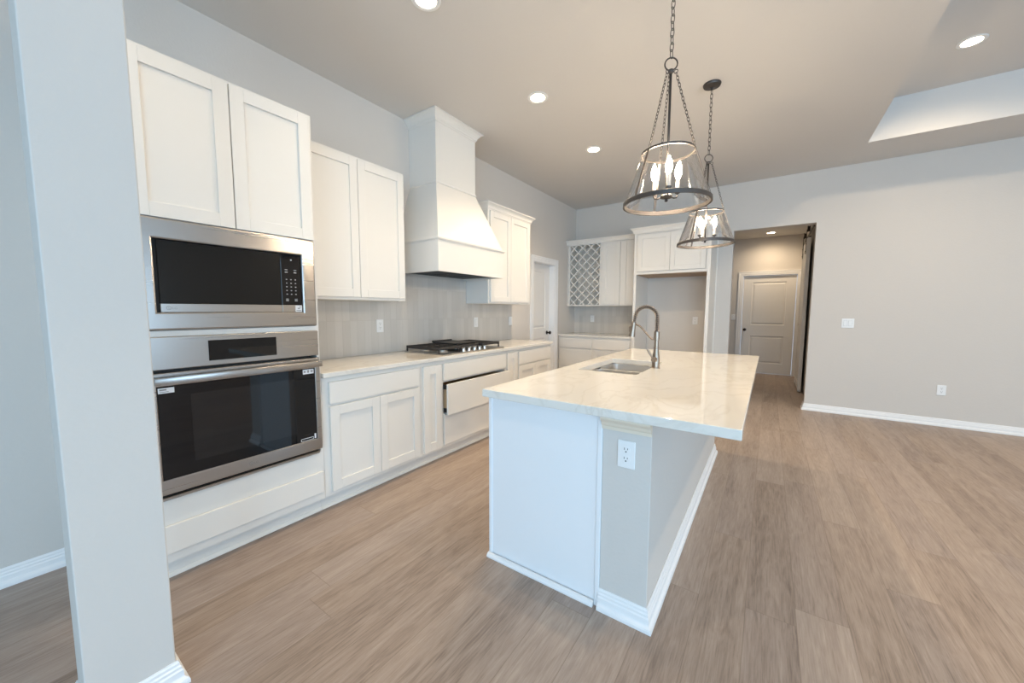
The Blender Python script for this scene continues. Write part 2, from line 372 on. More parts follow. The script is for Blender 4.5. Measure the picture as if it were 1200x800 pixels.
# casings and doors
def panel_door(face, a0, a1, z0, z1, d0, th, panels, m, name):
    # slab with recessed moulded panels; face 'x' looks to +x (a = y), face 'y' looks to -y (a = x)
    b = B()
    def bx(p0, p1, q0, q1, e0, e1, bev=0):
        if face == 'x': b.box(e0, p0, q0, e1, p1, q1, bev)
        else: b.box(p0, -e0, q0, p1, -e1, q1, bev)
    pa0, pa1 = panels[0][0], panels[0][1]
    bx(a0, pa0, z0, z1, d0, d0+th); bx(pa1, a1, z0, z1, d0, d0+th)
    zz = [z0]
    for p in sorted(panels, key=lambda t: t[2]): zz += [p[2], p[3]]
    zz.append(z1)
    for i in range(0, len(zz), 2): bx(pa0, pa1, zz[i], zz[i+1], d0, d0+th)
    for p in panels:
        def P3(aa, q, e): return (e, aa, q) if face == 'x' else (aa, -e, q)
        rings = []
        for ins, dep in ((0, 0), (.006, -.010), (.020, -.012), (.045, -.003), (.050, -.003)):
            rings.append([P3(p[0]+ins, p[2]+ins, d0+th+dep), P3(p[1]-ins, p[2]+ins, d0+th+dep), P3(p[1]-ins, p[3]-ins, d0+th+dep), P3(p[0]+ins, p[3]-ins, d0+th+dep)])
        b.loft(rings, True, False); b.bm.faces.new([b.bm.verts.new(q) for q in rings[-1]])
        bx(p[0]+.001, p[1]-.001, p[2]+.001, p[3]-.001, d0, d0+.006)
    return struct(name, b, m)
d1 = panel_door('x', PD0+.008, PD1-.008, .008, DH-.008, -.125, .035, [(PD0+.135, PD1-.135, 1.02, 1.92), (PD0+.135, PD1-.135, .22, .86)], M['door'], 'door_1')
obj('door_knob', B().lathe([(.001, -.0895), (.030, -.0895), (.030, -.084), (.012, -.080), (.010, -.055), (.022, -.045), (.028, -.030), (.022, -.018), (.001, -.014)], (0, PD1-.078, .945), 'x', 20), M['bronze'], d1, smooth=50)
d2 = panel_door('y', HD0+.006, HD1-.006, .008, DH-.006, -(YH+.065), .035, [(2.60, 3.185, 1.02, 1.905), (2.60, 3.185, .22, .79)], M['door'], 'door_2')
obj('door_knob', B().lathe([(.001, -.0005), (.030, -.0005), (.030, -.006), (.012, -.010), (.010, -.035), (.022, -.045), (.028, -.060), (.022, -.072), (.001, -.076)], (HD0+.065, YH+.03, .914), 'y', 20), M['bronze'], d2, smooth=50)
def casing(face, a0, a1, top, d, w=.088):
    # flat moulded casing around an opening
    b = B()
    prof = [(0, 0), (0, .010), (.006, .014), (.030, .016), (.045, .020), (.060, .017), (.070, .022), (.088, .022), (.088, 0)]
    path = [(a0, 0.0), (a0, top), (a1, top), (a1, 0.0)]; nrm = [(-1, 0), (-1, 1), (1, 1), (1, 0)]
    rings = []
    for (a, z), (na, nz) in zip(path, nrm):
        ring = []
        for o, e in prof:
            aa = a+na*o; q = z+nz*o
            ring.append((d+e, aa, q) if face == 'x' else (aa, d-e, q))
        rings.append(ring)
    return b.loft(rings, True, True)
struct('trim_1', casing('x', PD0-.002, PD1+.002, DH, .0006), M['trim'])
struct('trim_2', casing('y', HD0-.002, HD1+.002, DH, YH-.0006), M['trim'])
jb = B().box(-T+.002, PD0+.0005, 0, -.0005, PD0+.006, DH-.002).box(-T+.002, PD1-.006, 0, -.0005, PD1-.0005, DH-.002).box(-T+.002, PD0+.006, DH-.007, -.0005, PD1-.006, DH-.0005)
struct('trim_3', jb, M['trim'])
# sliding barn door in the hall
bd = B().box(3.360, 7.5, .012, 3.400, 8.45, 2.46, .002)
for q0, q1 in ((.15, 1.0), (1.15, 2.3)):
    bd.box(3.352, 7.60, q0-.06, 3.3598, 8.35, q0).box(3.352, 7.60, q1, 3.3598, 8.35, q1+.06)
bd.box(3.352, 7.505, .02, 3.3598, 7.60, 2.45).box(3.352, 8.35, .02, 3.3598, 8.445, 2.45)
d3 = struct('door_3', bd, M['door'])
obj('door_track', B().box(3.388, 7.0, 2.545, 3.398, 9.2, 2.585).lathe([(.010, 3.398), (.010, 3.4345)], (0, 7.15, 2.565), 'x', 10, True).lathe([(.010, 3.398), (.010, 3.4345)], (0, 8.1, 2.565), 'x', 10, True), M['bronze'], d3)
for yy in (7.62, 8.32):
    g = obj('hanger', B().box(3.3445, yy-.022, 2.22, 3.3515, yy+.022, 2.60, .002), M['bronze'], d3)
    obj('roller', B().lathe([(.001, 3.352), (.048, 3.352), (.050, 3.360), (.042, 3.366), (.042, 3.380), (.050, 3.386), (.001, 3.387)], (0, yy, 2.612), 'x', 20), M['bronze'], g, smooth=50)
    for zz in (2.26, 2.38): obj('bolt', B().lathe([(.001, 3.338), (.008, 3.339), (.009, 3.3445)], (0, yy, zz), 'x', 8), M['bronze'], g)

# ------------------------------------------------------------ cabinetry
class FaceX:    # looks to +x, a = y
    def __init__(s, front): s.f = front
    def box(s, b, a0, a1, z0, z1, d0, d1, bev=0): b.box(s.f+d0, a0, z0, s.f+d1, a1, z1, bev)
    def pt(s, a, z, d): return (s.f+d, a, z)
class FaceY:    # looks to -y, a = x
    def __init__(s, front): s.f = front
    def box(s, b, a0, a1, z0, z1, d0, d1, bev=0): b.box(a0, s.f-d0, z0, a1, s.f-d1, z1, bev)
    def pt(s, a, z, d): return (a, s.f-d, z)
TH = .019
def shaker(F, a0, a1, z0, z1, parent, name='door', st=.062, m=None):
    b = B(); v = .0012
    F.box(b, a0, a0+st, z0, z1, .0008, TH, v); F.box(b, a1-st, a1, z0, z1, .0008, TH, v)
    F.box(b, a0+st, a1-st, z0, z0+st, .0008, TH, v); F.box(b, a0+st, a1-st, z1-st, z1, .0008, TH, v)
    F.box(b, a0+st-.003, a1-st+.003, z0+st-.003, z1-st+.003, .0015, TH-.011)
    return obj(name, b, m or M['white'], parent)
def slab(F, a0, a1, z0, z1, parent, name='drawer_front', m=None, off=0):
    b = B(); F.box(b, a0, a1, z0, z1, .0008+off, TH+off, .002); return obj(name, b, m or M['white'], parent)
CF = .622   # carcass front of base and tall cabinets
FX = FaceX(CF)

# tall oven cabinet
t = thing('oven_cabinet', (.3, .795, 0), 'tall white cabinet housing the microwave and wall oven, beside the pale column', 'cabinet')
y0, y1 = .385, 1.206
b = B()
b.box(.002, y0, .10, CF, y0+.040, 2.452).box(.002, y1-.018, .10, CF, y1, 2.452)
b.box(.002, y0+.04, 1.722, CF, y1-.018, 2.452)
b.box(.002, y0+.04, .10, CF, y1-.018, .412)
b.box(.002, y0+.04, 1.183, CF, y1-.018, 1.210)
b.box(.002, y0+.04, .412, .02, y1-.018, 1.722)
obj('body', b, M['white'], t)
obj('toe_kick', B().box(.50, y0, 0, .562, y1, .0995).sweep([(0, 0), (.012, 0), (.012, .006), (.004, .018), (0, .020)], [(.5622, y1)[:2], (.5622, y0)][::-1]), M['white'], t)
shaker(FX, .402, .7905, 1.724, 2.436, t, st=.065); shaker(FX, .7955, 1.187, 1.724, 2.436, t, st=.062)
slab(FX, .402, 1.192, .150, .287, t, 'drawer_front')

# microwave
t = thing('microwave', (.4, .807, 1.2135), 'built-in microwave with steel trim frame and black door, above the wall oven', 'microwave')
obj('housing', B().box(.12, .468, 1.235, .618, 1.150, 1.70), M['blackmet'], t)
b = B()
def ringframe(F, o, i, d0, d1, rad=.006):
    # picture frame with rounded front
    R0 = []
    def rr(box, ins, d): a0, a1, z0, z1 = box; return [F.pt(a0+ins, z0+ins, d), F.pt(a1-ins, z0+ins, d), F.pt(a1-ins, z1-ins, d), F.pt(a0+ins, z1-ins, d)]
    rings = [rr(o, 0, d0), rr(o, 0, d1-rad), rr(o, rad*.3, d1-rad*.3), rr(o, rad, d1), rr(i, -rad, d1), rr(i, -rad*.3, d1-rad*.3), rr(i, 0, d1-rad), rr(i, 0, d0)]
    b = B(); b.loft(rings+[rings[0]], True, False); return b
obj('trim_frame', ringframe(FX, (.428, 1.187, 1.2135, 1.7205), (.468, 1.110, 1.295, 1.627), .0008, .022, .008), M['steel'], t)
dr = obj('door', B().box(.6185, .482, 1.337, .632, .998, 1.6255, .002), M['mwglass'], t)
dd = B().box(.6185, .482, 1.2965, .633, .998, 1.3355, .001)
ls = obj('lower_trim', dd, M['steel'], t)
cp = obj('control_panel', B().box(.6185, 1.0005, 1.337, .631, 1.1085, 1.6255, .001), M['gloss'], t)
for r in range(5):
    for q in range(3):
        obj('key_print', B().box(.6311, 1.025+q*.024, 1.396+r*.021, .6316, 1.032+q*.024, 1.401+r*.021), M['mark2'], cp)
for q in (0, 2):
    for za, zb in ((1.359, 1.364), (1.369, 1.372), (1.521, 1.526), (1.535, 1.539)):
        obj('key_print', B().box(.6311, 1.021+q*.024, za, .6316, 1.036+q*.024, zb), M['mark2'], cp)
obj('key_print', B().box(.6311, 1.053, 1.590, .6316, 1.061, 1.599), M['mark2'], cp)
obj('lower_control_trim', B().box(.6185, 1.0005, 1.2965, .633, 1.1085, 1.3355, .001), M['steel'], t)
st = obj('sticker', B().box(.6332, 1.070, 1.298, .6337, 1.106, 1.334), M['label'], t)
obj('sticker_print', B().box(.6338, 1.074, 1.303, .6340, 1.102, 1.307).box(.6338, 1.082, 1.314, .6340, 1.096, 1.320).box(.6338, 1.092, 1.322, .6340, 1.100, 1.328), M['mark'], st)

def text(body, size, F, a, z, d, m, parent, name='logo_lettering'):
    cu = bpy.data.curves.new('t', 'FONT'); cu.body = body; cu.size = size; cu.extrude = .0002; cu.align_x = 'LEFT'
    o = bpy.data.objects.new('t', cu); COL.objects.link(o)
    dg = bpy.context.evaluated_depsgraph_get(); me = bpy.data.meshes.new_from_object(o.evaluated_get(dg))
    bpy.data.objects.remove(o)
    bm = bmesh.new(); bm.from_mesh(me)
    for v in bm.verts:
        x, y, zz = v.co; v.co = F.pt(a+x, z+y, d+zz)
    bpy.data.meshes.remove(me)
    return obj(name, bm, m, parent)
def logo(F, a, z, d, s, parent):
    cx, cz = a, z+s*.36
    b = B(); pts = [F.pt(cx+math.cos(k*math.tau/20)*s*.5, cz+math.sin(k*math.tau/20)*s*.5, d) for k in range(20)]
    b.tube(pts, s*.07, 5, closed=True)
    F.box(b, cx-s*.06, cx+s*.04, cz-s*.25, cz+s*.25, d-.0002, d+.0004); F.box(b, cx+s*.04, cx+s*.22, cz-s*.25, cz-s*.16, d-.0002, d+.0004)
    obj('logo_ring', b, M['mark'], parent)
    text('LG', s*.95, F, a+s*.75, z, d, M['mark'], parent)
logo(FX, .510, 1.310, .0113, .016, ls)

# wall oven
t = thing('wall_oven', (.4, .805, .416), 'stainless built-in wall oven with black glass door, below the microwave', 'oven')
obj('housing', B().box(.10, .440, .42, .6205, 1.150, 1.178), M['blackmet'], t)
cp = obj('control_panel', B().box(.6225, .428, 1.031, .648, 1.187, 1.1825, .003), M['steel'], t)
obj('display', B().box(.6482, .643, 1.056, .6498, .951, 1.157, .0005), M['gloss'], cp)
dr = obj('door', ringframe(FX, (.428, 1.182, .447, 1.018), (.441, 1.152, .517, .957), .0008, .040, .004), M['steel'], t)
obj('door_glass', B().box(.626, .4412, .5172, .6585, 1.1518, .9568), M['gloss'], dr)
obj('inner_window', B().box(.6586, .560, .575, .6589, 1.035, .905), M['gloss2'], dr)
hb = B().box(.690, .428, .968, .702, 1.180, 1.002, .004, 2)
for yy in (.436, 1.150): hb.box(.6625, yy, .974, .690, yy+.022, .996)
obj('handle', hb, M['steel'], dr, smooth=30)
s_ = obj('sticker', B().box(.6590, .445, .925, .6594, .502, .950), M['label'], dr)
obj('sticker_print', B().box(.6595, .450, .930, .6597, .482, .933).box(.6595, .450, .938, .6597, .475, .945), M['mark'], s_)
s_ = obj('sticker', B().box(.6590, 1.082, .925, .6594, 1.145, .953), M['label'], dr)
obj('sticker_print', B().box(.6595, 1.087, .934, .6597, 1.098, .945).box(.6595, 1.108, .932, .6597, 1.118, .948).box(.6595, 1.127, .934, .6597, 1.140, .945), M['mark'], s_)
s_ = obj('sticker', B().box(.6590, 1.055, .520, .6594, 1.130, .536), M['label'], dr)
obj('sticker_print', B().box(.6595, 1.058, .523, .6597, 1.127, .533), M['mwglass'], s_)
obj('sticker', B().box(.6590, 1.135, .522, .6594, 1.145, .552), M['label'], dr)
logo(FX, .792, .475, .0405, .018, dr)
obj('bottom_vent', B().box(.6225, .430, .414, .646, 1.172, .430, .003), M['steel'], t)

# upper cabinets
UF = FaceX(.331)
t = thing('upper_cabinet', (.165, 1.66, 1.385), 'plain white two-door upper cabinet between the oven cabinet and the range hood', 'cabinet')
obj('body', B().box(.002, 1.2075, 1.385, .331, 2.118, 2.443), M['white'], t)
shaker(UF, 1.218, 1.6825, 1.405, 2.425, t); shaker(UF, 1.6865, 2.107, 1.405, 2.425, t)
def crown_prof(z, h, d):
    return [(0, z), (.006, z), (.008, z+h*.12), (.014, z+h*.2), (.016, z+h*.35), (d*.45, z+h*.55), (d*.7, z+h*.75), (d*.85, z+h*.82), (d, z+h*.85), (d, z+h), (0, z+h)]
t = thing('upper_cabinet', (.165, 3.70, 1.385), 'white two-door upper cabinet with crown moulding, right of the range hood', 'cabinet')
obj('body', B().box(.002, 3.265, 1.385, .331, 4.142, 2.440), M['white'], t)
shaker(UF, 3.292, 3.686, 1.405, 2.405, t); shaker(UF, 3.690, 4.105, 1.405, 2.405, t)
obj('crown_moulding', B().sweep(crown_prof(2.412, .075, .05), [(.002, 3.2645), (.3315, 3.2645), (.3315, 4.1425), (.002, 4.1425)]), M['white'], t)

# range hood
t = thing('range_hood', (.28, 2.758, 1.648), 'tall white tapered range hood with square chimney, above the gas cooktop', 'range hood')
SX, S0, S1 = .562, 2.292, 3.240
HX, H0, H1 = .362, 2.470, 3.018
b = B().loft([[(.002, H0, 2.478), (HX, H0, 2.478), (HX, H1, 2.478), (.002, H1, 2.478)], [(.002, H0, H-.002), (HX, H0, H-.002), (HX, H1, H-.002), (.002, H1, H-.002)]])
obj('chimney', b, M['white'], t)
obj('crown_moulding', B().sweep(crown_prof(H-.082, .080, .062), [(.002, H0-.0004), (HX+.0004, H0-.0004), (HX+.0004, H1+.0004), (.002, H1+.0004)]), M['white'], t)
obj('bead_moulding', B().sweep([(0, 2.470), (.004, 2.470), (.010, 2.476), (.010, 2.482), (.004, 2.487), (.003, 2.493), (0, 2.495)], [(.002, H0-.0004), (HX+.0004, H0-.0004), (HX+.0004, H1+.0004), (.002, H1+.0004)]), M['white'], t)
b = B().loft([[(.002, S0+.006, 1.938), (SX-.006, S0+.006, 1.938), (SX-.006, S1-.006, 1.938), (.002, S1-.006, 1.938)], [(.002, H0, 2.4775), (HX, H0, 2.4775), (HX, H1, 2.4775), (.002, H1, 2.4775)]])
obj('tapered_cover', b, M['white'], t)
obj('ledge_moulding', B().sweep([(0, 1.912), (.004, 1.912), (.010, 1.920), (.014, 1.924), (.014, 1.937), (-.01, 1.937)], [(.002, S0-.0002), (SX+.0002, S0-.0002), (SX+.0002, S1+.0002), (.002, S1+.0002)]), M['white'], t)
b = B().box(.002, S0, 1.648, SX, S0+.02, 1.9375).box(.002, S1-.02, 1.648, SX, S1, 1.9375).box(SX-.02, S0+.02, 1.648, SX, S1-.02, 1.9375)
obj('skirt', b, M['white'], t)
vb = B().box(.01, S0+.0205, 1.664, SX-.0205, S1-.0205, 1.690)
vv = obj('vent_insert', vb, M['vent'], t)
for i in range(3):
    fb = B(); ya = S0+.06+i*.28
    for q in range(9): fb.box(.08, ya+q*.028, 1.6585, .50, ya+q*.028+.014, 1.6635)
    obj('filter', fb, M['vent'], vv)

# base cabinets on the left wall
def base(name, y0, y1, label):
    t = thing(name, (.3, (y0+y1)/2, 0), label, 'cabinet')
    b = B().box(.002, y0, .10, CF, y1, .880); obj('body', b, M['white'], t)
    obj('toe_kick', B().box(.50, y0, 0, .562, y1, .0995).sweep([(0, 0), (.012, 0), (.012, .006), (.004, .018), (0, .020)], [(.5622, y0), (.5622, y1)]), M['white'], t)
    return t
t = base('base_cabinet', 1.2075, 2.0145, 'white base cabinet of one wide drawer over two doors, next to the oven cabinet')
slab(FX, 1.250, 1.992, .705, .848, t); shaker(FX, 1.250, 1.6185, .128, .689, t); shaker(FX, 1.6215, 1.992, .128, .689, t)
t = base('narrow_cabinet', 2.016, 2.2485, 'narrow white pull-out base cabinet nearer the oven, left of the cooktop drawers')
shaker(FX, 2.035, 2.236, .124, .848, t, st=.069)
# cooktop drawers: body left open for the pulled drawer
y0, y1 = 2.250, 3.2005
t = thing('drawer_cabinet', (.3, (y0+y1)/2, 0), 'white base cabinet of three wide drawers under the cooktop, middle drawer ajar', 'cabinet')
b = B().box(.002, y0, .10, CF, y0+.018, .880).box(.002, y1-.018, .10, CF, y1, .880).box(.002, y0+.018, .10, .02, y1-.018, .880).box(.02, y0+.018, .10, CF, y1-.018, .13)
b.box(CF-.02, y0+.018, .395, CF, y1-.018, .410).box(CF-.02, y0+.018, .684, CF, y1-.018, .706).box(CF-.02, y0+.018, .84, CF, y1-.018, .880)
obj('body', b, M['white'], t)
obj('toe_kick', B().box(.50, y0, 0, .562, y1, .0995).sweep([(0, 0), (.012, 0), (.012, .006), (.004, .018), (0, .020)], [(.5622, y0), (.5622, y1)]), M['white'], t)
slab(FX, 2.264, 3.189, .700, .848, t); slab(FX, 2.264, 3.189, .130, .401, t)
d = slab(FX, 2.264, 3.189, .402, .673, t, off=.044)
OP = .044
b = B().box(.15, y0+.034, .43, CF+OP, y0+.048, .65).box(.15, y1-.048, .43, CF+OP, y1-.034, .65).box(.15, y0+.048, .43, .165, y1-.048, .65).box(.165, y0+.048, .435, CF+OP, y1-.048, .447)
obj('drawer_box', b, M['wood'], d)
for zz in (.42, .625):
    obj('drawer_slide', B().box(.15, y0+.020, zz, CF+OP-.001, y0+.0335, zz+.035), M['blackmet'], d)
t = base('narrow_cabinet', 3.202, 3.4185, 'narrow white pull-out base cabinet right of the cooktop drawers')
shaker(FX, 3.212, 3.398, .124, .852, t, st=.065)
t = base('base_cabinet', 3.420, 4.185, 'white base cabinet of drawer over two doors, nearest the pantry door')
slab(FX, 3.435, 4.165, .703, .852, t); shaker(FX, 3.435, 3.798, .128, .687, t); shaker(FX, 3.802, 4.165, .128, .687, t)

tag(obj('countertop', B().box(.0125, 1.2075, .882, .651, 4.200, .913), M['quartz'], bevel=.003), 'long cream quartz countertop along the left wall under the hood', 'countertop')
tag(obj('backsplash', B().box(.001, 1.2075, .9135, .012, 2.291, 1.384).box(.001, 2.291, .9135, .012, 3.262, 1.646).box(.001, 3.262, .9135, .012, 4.205, 1.384), M['tileY']), 'grey-beige vertical tile backsplash behind the gas cooktop', 'backsplash')

# gas cooktop
CZ = .9135
t = thing('gas_cooktop', (.33, 2.745, CZ), 'stainless gas cooktop with black cast-iron grates, on the left counter', 'cooktop')
CY = 2.745
obj('tray', B().box(.085, CY-.455, CZ, .605, CY+.455, CZ+.009, .003, 2), M['steel'], t, smooth=30)
def grate(ya, yb, nb):
    b = B(); z0, z1 = CZ+.042, CZ+.062; xa, xb = .11, (.545 if nb != 2 else .50)
    w_ = .013
    for yy in (ya, yb-w_): b.box(xa, yy, z0-.006, xb, yy+w_, z1, .002)
    for xx in (xa, xb-w_, (xa+xb)/2-w_/2): b.box(xx, ya+w_, z0-.002, xx+w_, yb-w_, z1-.001, .002)
    for k in range(1, nb+1):
        yy = ya+(yb-ya)*k/(nb+1); b.box(xa+w_, yy-.006, z0, xb-w_, yy+.006, z1, .002)
    for xx in (xa, xb-w_):
        for yy in (ya, yb-w_): b.box(xx, yy, CZ+.0095, xx+w_, yy+w_, z0-.004, .002)
    return obj('grate', b, M['grate'], t)
grate(CY-.445, CY-.160, 3); grate(CY-.155, CY+.155, 2); grate(CY+.160, CY+.445, 3)
obj('griddle', B().box(.135, CY-.135, CZ+.0625, .470, CY+.135, CZ+.076, .004).box(.130, CY-.140, CZ+.072, .140, CY+.140, CZ+.088, .002).box(.465, CY-.140, CZ+.072, .475, CY+.140, CZ+.082, .002), M['grate'], t)
for bx_, by in ((.21, CY-.30), (.44, CY-.30), (.32, CY), (.21, CY+.30), (.44, CY+.30)):
    g = obj('burner', B().lathe([(.055, CZ+.0095), (.052, CZ+.018), (.035, CZ+.020), (.035, CZ+.026), (.001, CZ+.026)], (bx_, by, 0), 'z', 20), M['sinksteel'], t, smooth=40)
    obj('burner_cap', B().lathe([(.038, CZ+.0265), (.040, CZ+.030), (.036, CZ+.034), (.001, CZ+.035)], (bx_, by, 0), 'z', 20), M['grate'], g, smooth=40)
for k in range(5):
    yy = CY-.155+k*.078
    g = obj('knob', B().lathe([(.001, CZ+.0095), (.023, CZ+.0095), (.023, CZ+.014), (.018, CZ+.016), (.016, CZ+.036), (.001, CZ+.038)], (.572, yy, 0), 'z', 16), M['sinksteel'], t, smooth=40)
    obj('grip', B().box(.552, yy-.004, CZ+.037, .592, yy+.004, CZ+.046, .002), M['sinksteel'], g)

# far wall: wine cabinet, base cabinets
t = thing('wine_rack_cabinet', (.59, 6.05, 1.385), 'white upper cabinet with diagonal wine lattice, in the far corner', 'cabinet')
WY = 5.886
b = B().box(.032, WY, 1.385, .058, YF-.002, 2.440).box(.592, WY, 1.385, 1.160, YF-.002, 2.440).box(.058, WY, 1.385, .592, YF-.002, 1.405).box(.058, WY, 2.402, .592, YF-.002, 2.440).box(.058, YF-.015, 1.405, .592, YF-.002, 2.402)
b.box(.002, WY+.02, 1.385, .0318, WY+.035, 2.44)
obj('body', b, M['white'], t)
lb = bmesh.new()
x0, x1, z0, z1 = .0585, .5915, 1.4055, 2.4015
def clip_bar(dirn, c0, hw, ya, yb):
    # bar along z = dirn*x + c ; clipped to the opening
    pts = []
    poly = [(x0-2, dirn*(x0-2)+c0-hw), (x1+2, dirn*(x1+2)+c0-hw), (x1+2, dirn*(x1+2)+c0+hw), (x0-2, dirn*(x0-2)+c0+hw)]
    def clip(poly, inside, inter):
        out = []
        for i in range(len(poly)):
            a, q = poly[i-1], poly[i]
            ia, iq = inside(a), inside(q)
            if iq:
                if not ia: out.append(inter(a, q))
                out.append(q)
            elif ia: out.append(inter(a, q))
        return out
    def ix(v):
        return lambda a, q: (v, a[1]+(q[1]-a[1])*(v-a[0])/(q[0]-a[0]))
    def iz(v):
        return lambda a, q: (a[0]+(q[0]-a[0])*(v-a[1])/(q[1]-a[1]), v)
    for ins, it in ((lambda p: p[0] >= x0, ix(x0)), (lambda p: p[0] <= x1, ix(x1)), (lambda p: p[1] >= z0, iz(z0)), (lambda p: p[1] <= z1, iz(z1))):
        poly = clip(poly, ins, it)
        if len(poly) < 3: return
    A = [lb.verts.new((p[0], ya, p[1])) for p in poly]; Bv = [lb.verts.new((p[0], yb, p[1])) for p in poly]
    n = len(poly)
    try:
        lb.faces.new(A); lb.faces.new(Bv[::-1])
        for i in range(n): lb.faces.new((A[i], A[(i+1) % n], Bv[(i+1) % n], Bv[i]))
    except Exception: pass
sp_ = .152
for k in range(-4, 16):
    clip_bar(1, .86+k*sp_, .0105, WY+.002, WY+.05); clip_bar(-1, 1.42+k*sp_, .0105, WY+.0035, WY+.0485)
obj('lattice', lb, M['white'], t)
WF = FaceY(WY)
shaker(WF, .640, .935, 1.405, 2.395, t, st=.068)
b = B(); WF.box(b, .940, 1.035, 1.405, 2.395, .0008, TH, .001); WF.box(b, 1.037, 1.150, 1.405, 2.395, .0008, TH-.004, .001); obj('filler_panel', b, M['white'], t)
obj('crown_moulding', B().sweep(crown_prof(2.412, .075, .045), [(.002, WY-.0205), (1.178, WY-.0205)]), M['white'], t)
BFY = FaceY(5.615)
def base_far(name, x0, x1, label):
    t = thing(name, ((x0+x1)/2, 5.9, 0), label, 'cabinet')
    obj('body', B().box(x0, 5.615, .10, x1, YF-.002, .880), M['white'], t)
    obj('toe_kick', B().box(x0, 5.68, 0, x1, 5.74, .0995), M['white'], t)
    return t
t = base_far('drawer_cabinet', .003, .599, 'white three-drawer base cabinet in the far corner, below the wine lattice')
slab(BFY, .018, .584, .697, .845, t); slab(BFY, .018, .584, .392, .672, t); slab(BFY, .018, .584, .128, .364, t)
t = base_far('base_cabinet', .6005, 1.2385, 'white base cabinet of drawer over doors, beside the fridge enclosure')
slab(BFY, .622, 1.205, .697, .845, t); shaker(BFY, .622, .912, .128, .672, t); shaker(BFY, .915, 1.205, .128, .672, t)
tag(obj('countertop', B().box(.002, 5.588, .882, 1.2400, YF-.013, .913), M['quartz'], bevel=.003), 'short cream quartz countertop in the far corner, below the wine rack', 'countertop')
tag(obj('backsplash', B().box(.10, YF-.012, .9135, 1.2400, YF-.001, 1.384), M['tileX']), 'small grey-beige tile backsplash under the wine rack cabinet', 'backsplash')

# fridge enclosure
t = thing('fridge_enclosure', (1.746, 5.9, 0), 'tall white fridge surround with empty bay and two doors above, on the far wall', 'cabinet')
FY = 5.572; FF = FaceY(FY+TH)
obj('side_panel', B().box(1.2425, FY, 0, 1.2825, YF-.002, 2.440, .001), M['white'], t)
obj('side_panel', B().box(2.210, FY, 0, 2.250, YF-.002, 2.440, .001), M['white'], t)
obj('scribe_strip', B().box(2.2505, YF-.014, 0, 2.262, YF-.001, 2.44), M['white'], t)
obj('overhead_box', B().box(1.283, FY+TH, 1.836, 2.2095, YF-.002, 2.440).box(1.283, FY+.002, 1.836, 1.2955, FY+TH, 2.44).box(2.197, FY+.002, 1.836, 2.2095, FY+TH, 2.44).box(1.2955, FY+.002, 1.836, 2.197, FY+TH, 1.872).box(1.2955, FY+.002, 2.405, 2.197, FY+TH, 2.44), M['white'], t)
obj('underside_panel', B().box(1.284, FY+.045, 1.829, 2.208, YF-.004, 1.8355), M['ply'], t)
for x_ in (1.50, 2.0, 2.16): obj('screw', B().lathe([(.006, 1.826), (.006, 1.8288)], (x_, FY+.09, 0), 'z', 8, True), M['blackmet'], t)
FD = FaceY(FY+.001)
shaker(FD, 1.300, 1.740, 1.876, 2.400, t); shaker(FD, 1.744, 2.192, 1.876, 2.400, t)
obj('crown_moulding', B().sweep(crown_prof(2.418, .082, .05), [(1.242, YF-.002), (1.242, FY-.0205), (2.2505, FY-.0205), (2.2505, YF-.002)]), M['white'], t)

# ------------------------------------------------------------ island
t = thing('kitchen_island', (2.155, 2.65, 0), 'white kitchen island base with grey half wall behind it, in the middle of the floor', 'kitchen island')
IX0, IXM, IX1, IY0, IY1 = 1.747, 2.362, 2.564, 1.490, 3.800
obj('cabinet_body', B().box(IX0+.02, IY0+.006, .10, IXM-.001, IY1, .874-.195).box(IX0+.02, IY0+.006, .679, IXM-.001, 2.26, .874).box(IX0+.02, 3.06, .679, IXM-.001, IY1, .874).box(IX0+.02, 2.26, .679, IX0+.04, 3.06, .874).box(2.335, 2.26, .679, IXM-.001, 3.06, .874), M['island'], t)
ep = obj('end_panel', B().box(IX0+.02, IY0, .0, IXM-.0005, IY0+.0055, .874), M['island'], t)
obj('corner_strip', B().box(IX0, IY0-.006, 0, IX0+.0195, IY0+.012, .874, .002), M['island'], t)
obj('corner_strip', B().box(IXM-.021, IY0-.006, .0, IXM-.001, IY0-.0003, .874, .0015), M['island'], t)
hw = obj('half_wall', B().box(IXM, IY0, 0, IX1, IY1, .874, .002), M['wall'], t)
obj('baseboard', B().sweep(base_prof(.090), [(IXM-.002, IY0-.0005), (IX1+.0005, IY0-.0005), (IX1+.0005, IY1+.0005), (IXM, IY1+.0005)]), M['trim'], t)
obj('shoe_moulding', B().sweep([(0, 0), (.020, 0), (.020, .008), (.014, .018), (.006, .022), (0, .022)], [(IX0-.001, IY0-.0065), (IXM-.022, IY0-.0065)]), M['trim'], t)
cpf = [(0, .812), (.006, .812), (.008, .826), (.014, .832), (.020, .846), (.030, .856), (.034, .862), (.034, .873), (0, .873)]
obj('cap_moulding', B().sweep(cpf, [(IXM-.002, IY0-.0005), (IX1+.0, IY0-.0005)]), M['cream'], t)
obj('toe_kick', B().box(IX0+.075, IY0+.012, 0, IX0+.095, IY1, .0995), M['island'], t)
class FaceMX:
    def __init__(s, f): s.f = f
    def box(s, b, a0, a1, z0, z1, d0, d1, bev=0): b.box(s.f-d0, a0, z0, s.f-d1, a1, z1, bev)
IF = FaceMX(IX0+.0195)
for a0, a1 in ((1.53, 1.90), (1.905, 2.28), (2.30, 2.66), (2.665, 3.02), (3.05, 3.41), (3.415, 3.78)):
    shaker(IF, a0, a1, .13, .69, t, m=M['island']); slab(IF, a0, a1, .705, .85, t, m=M['island'])

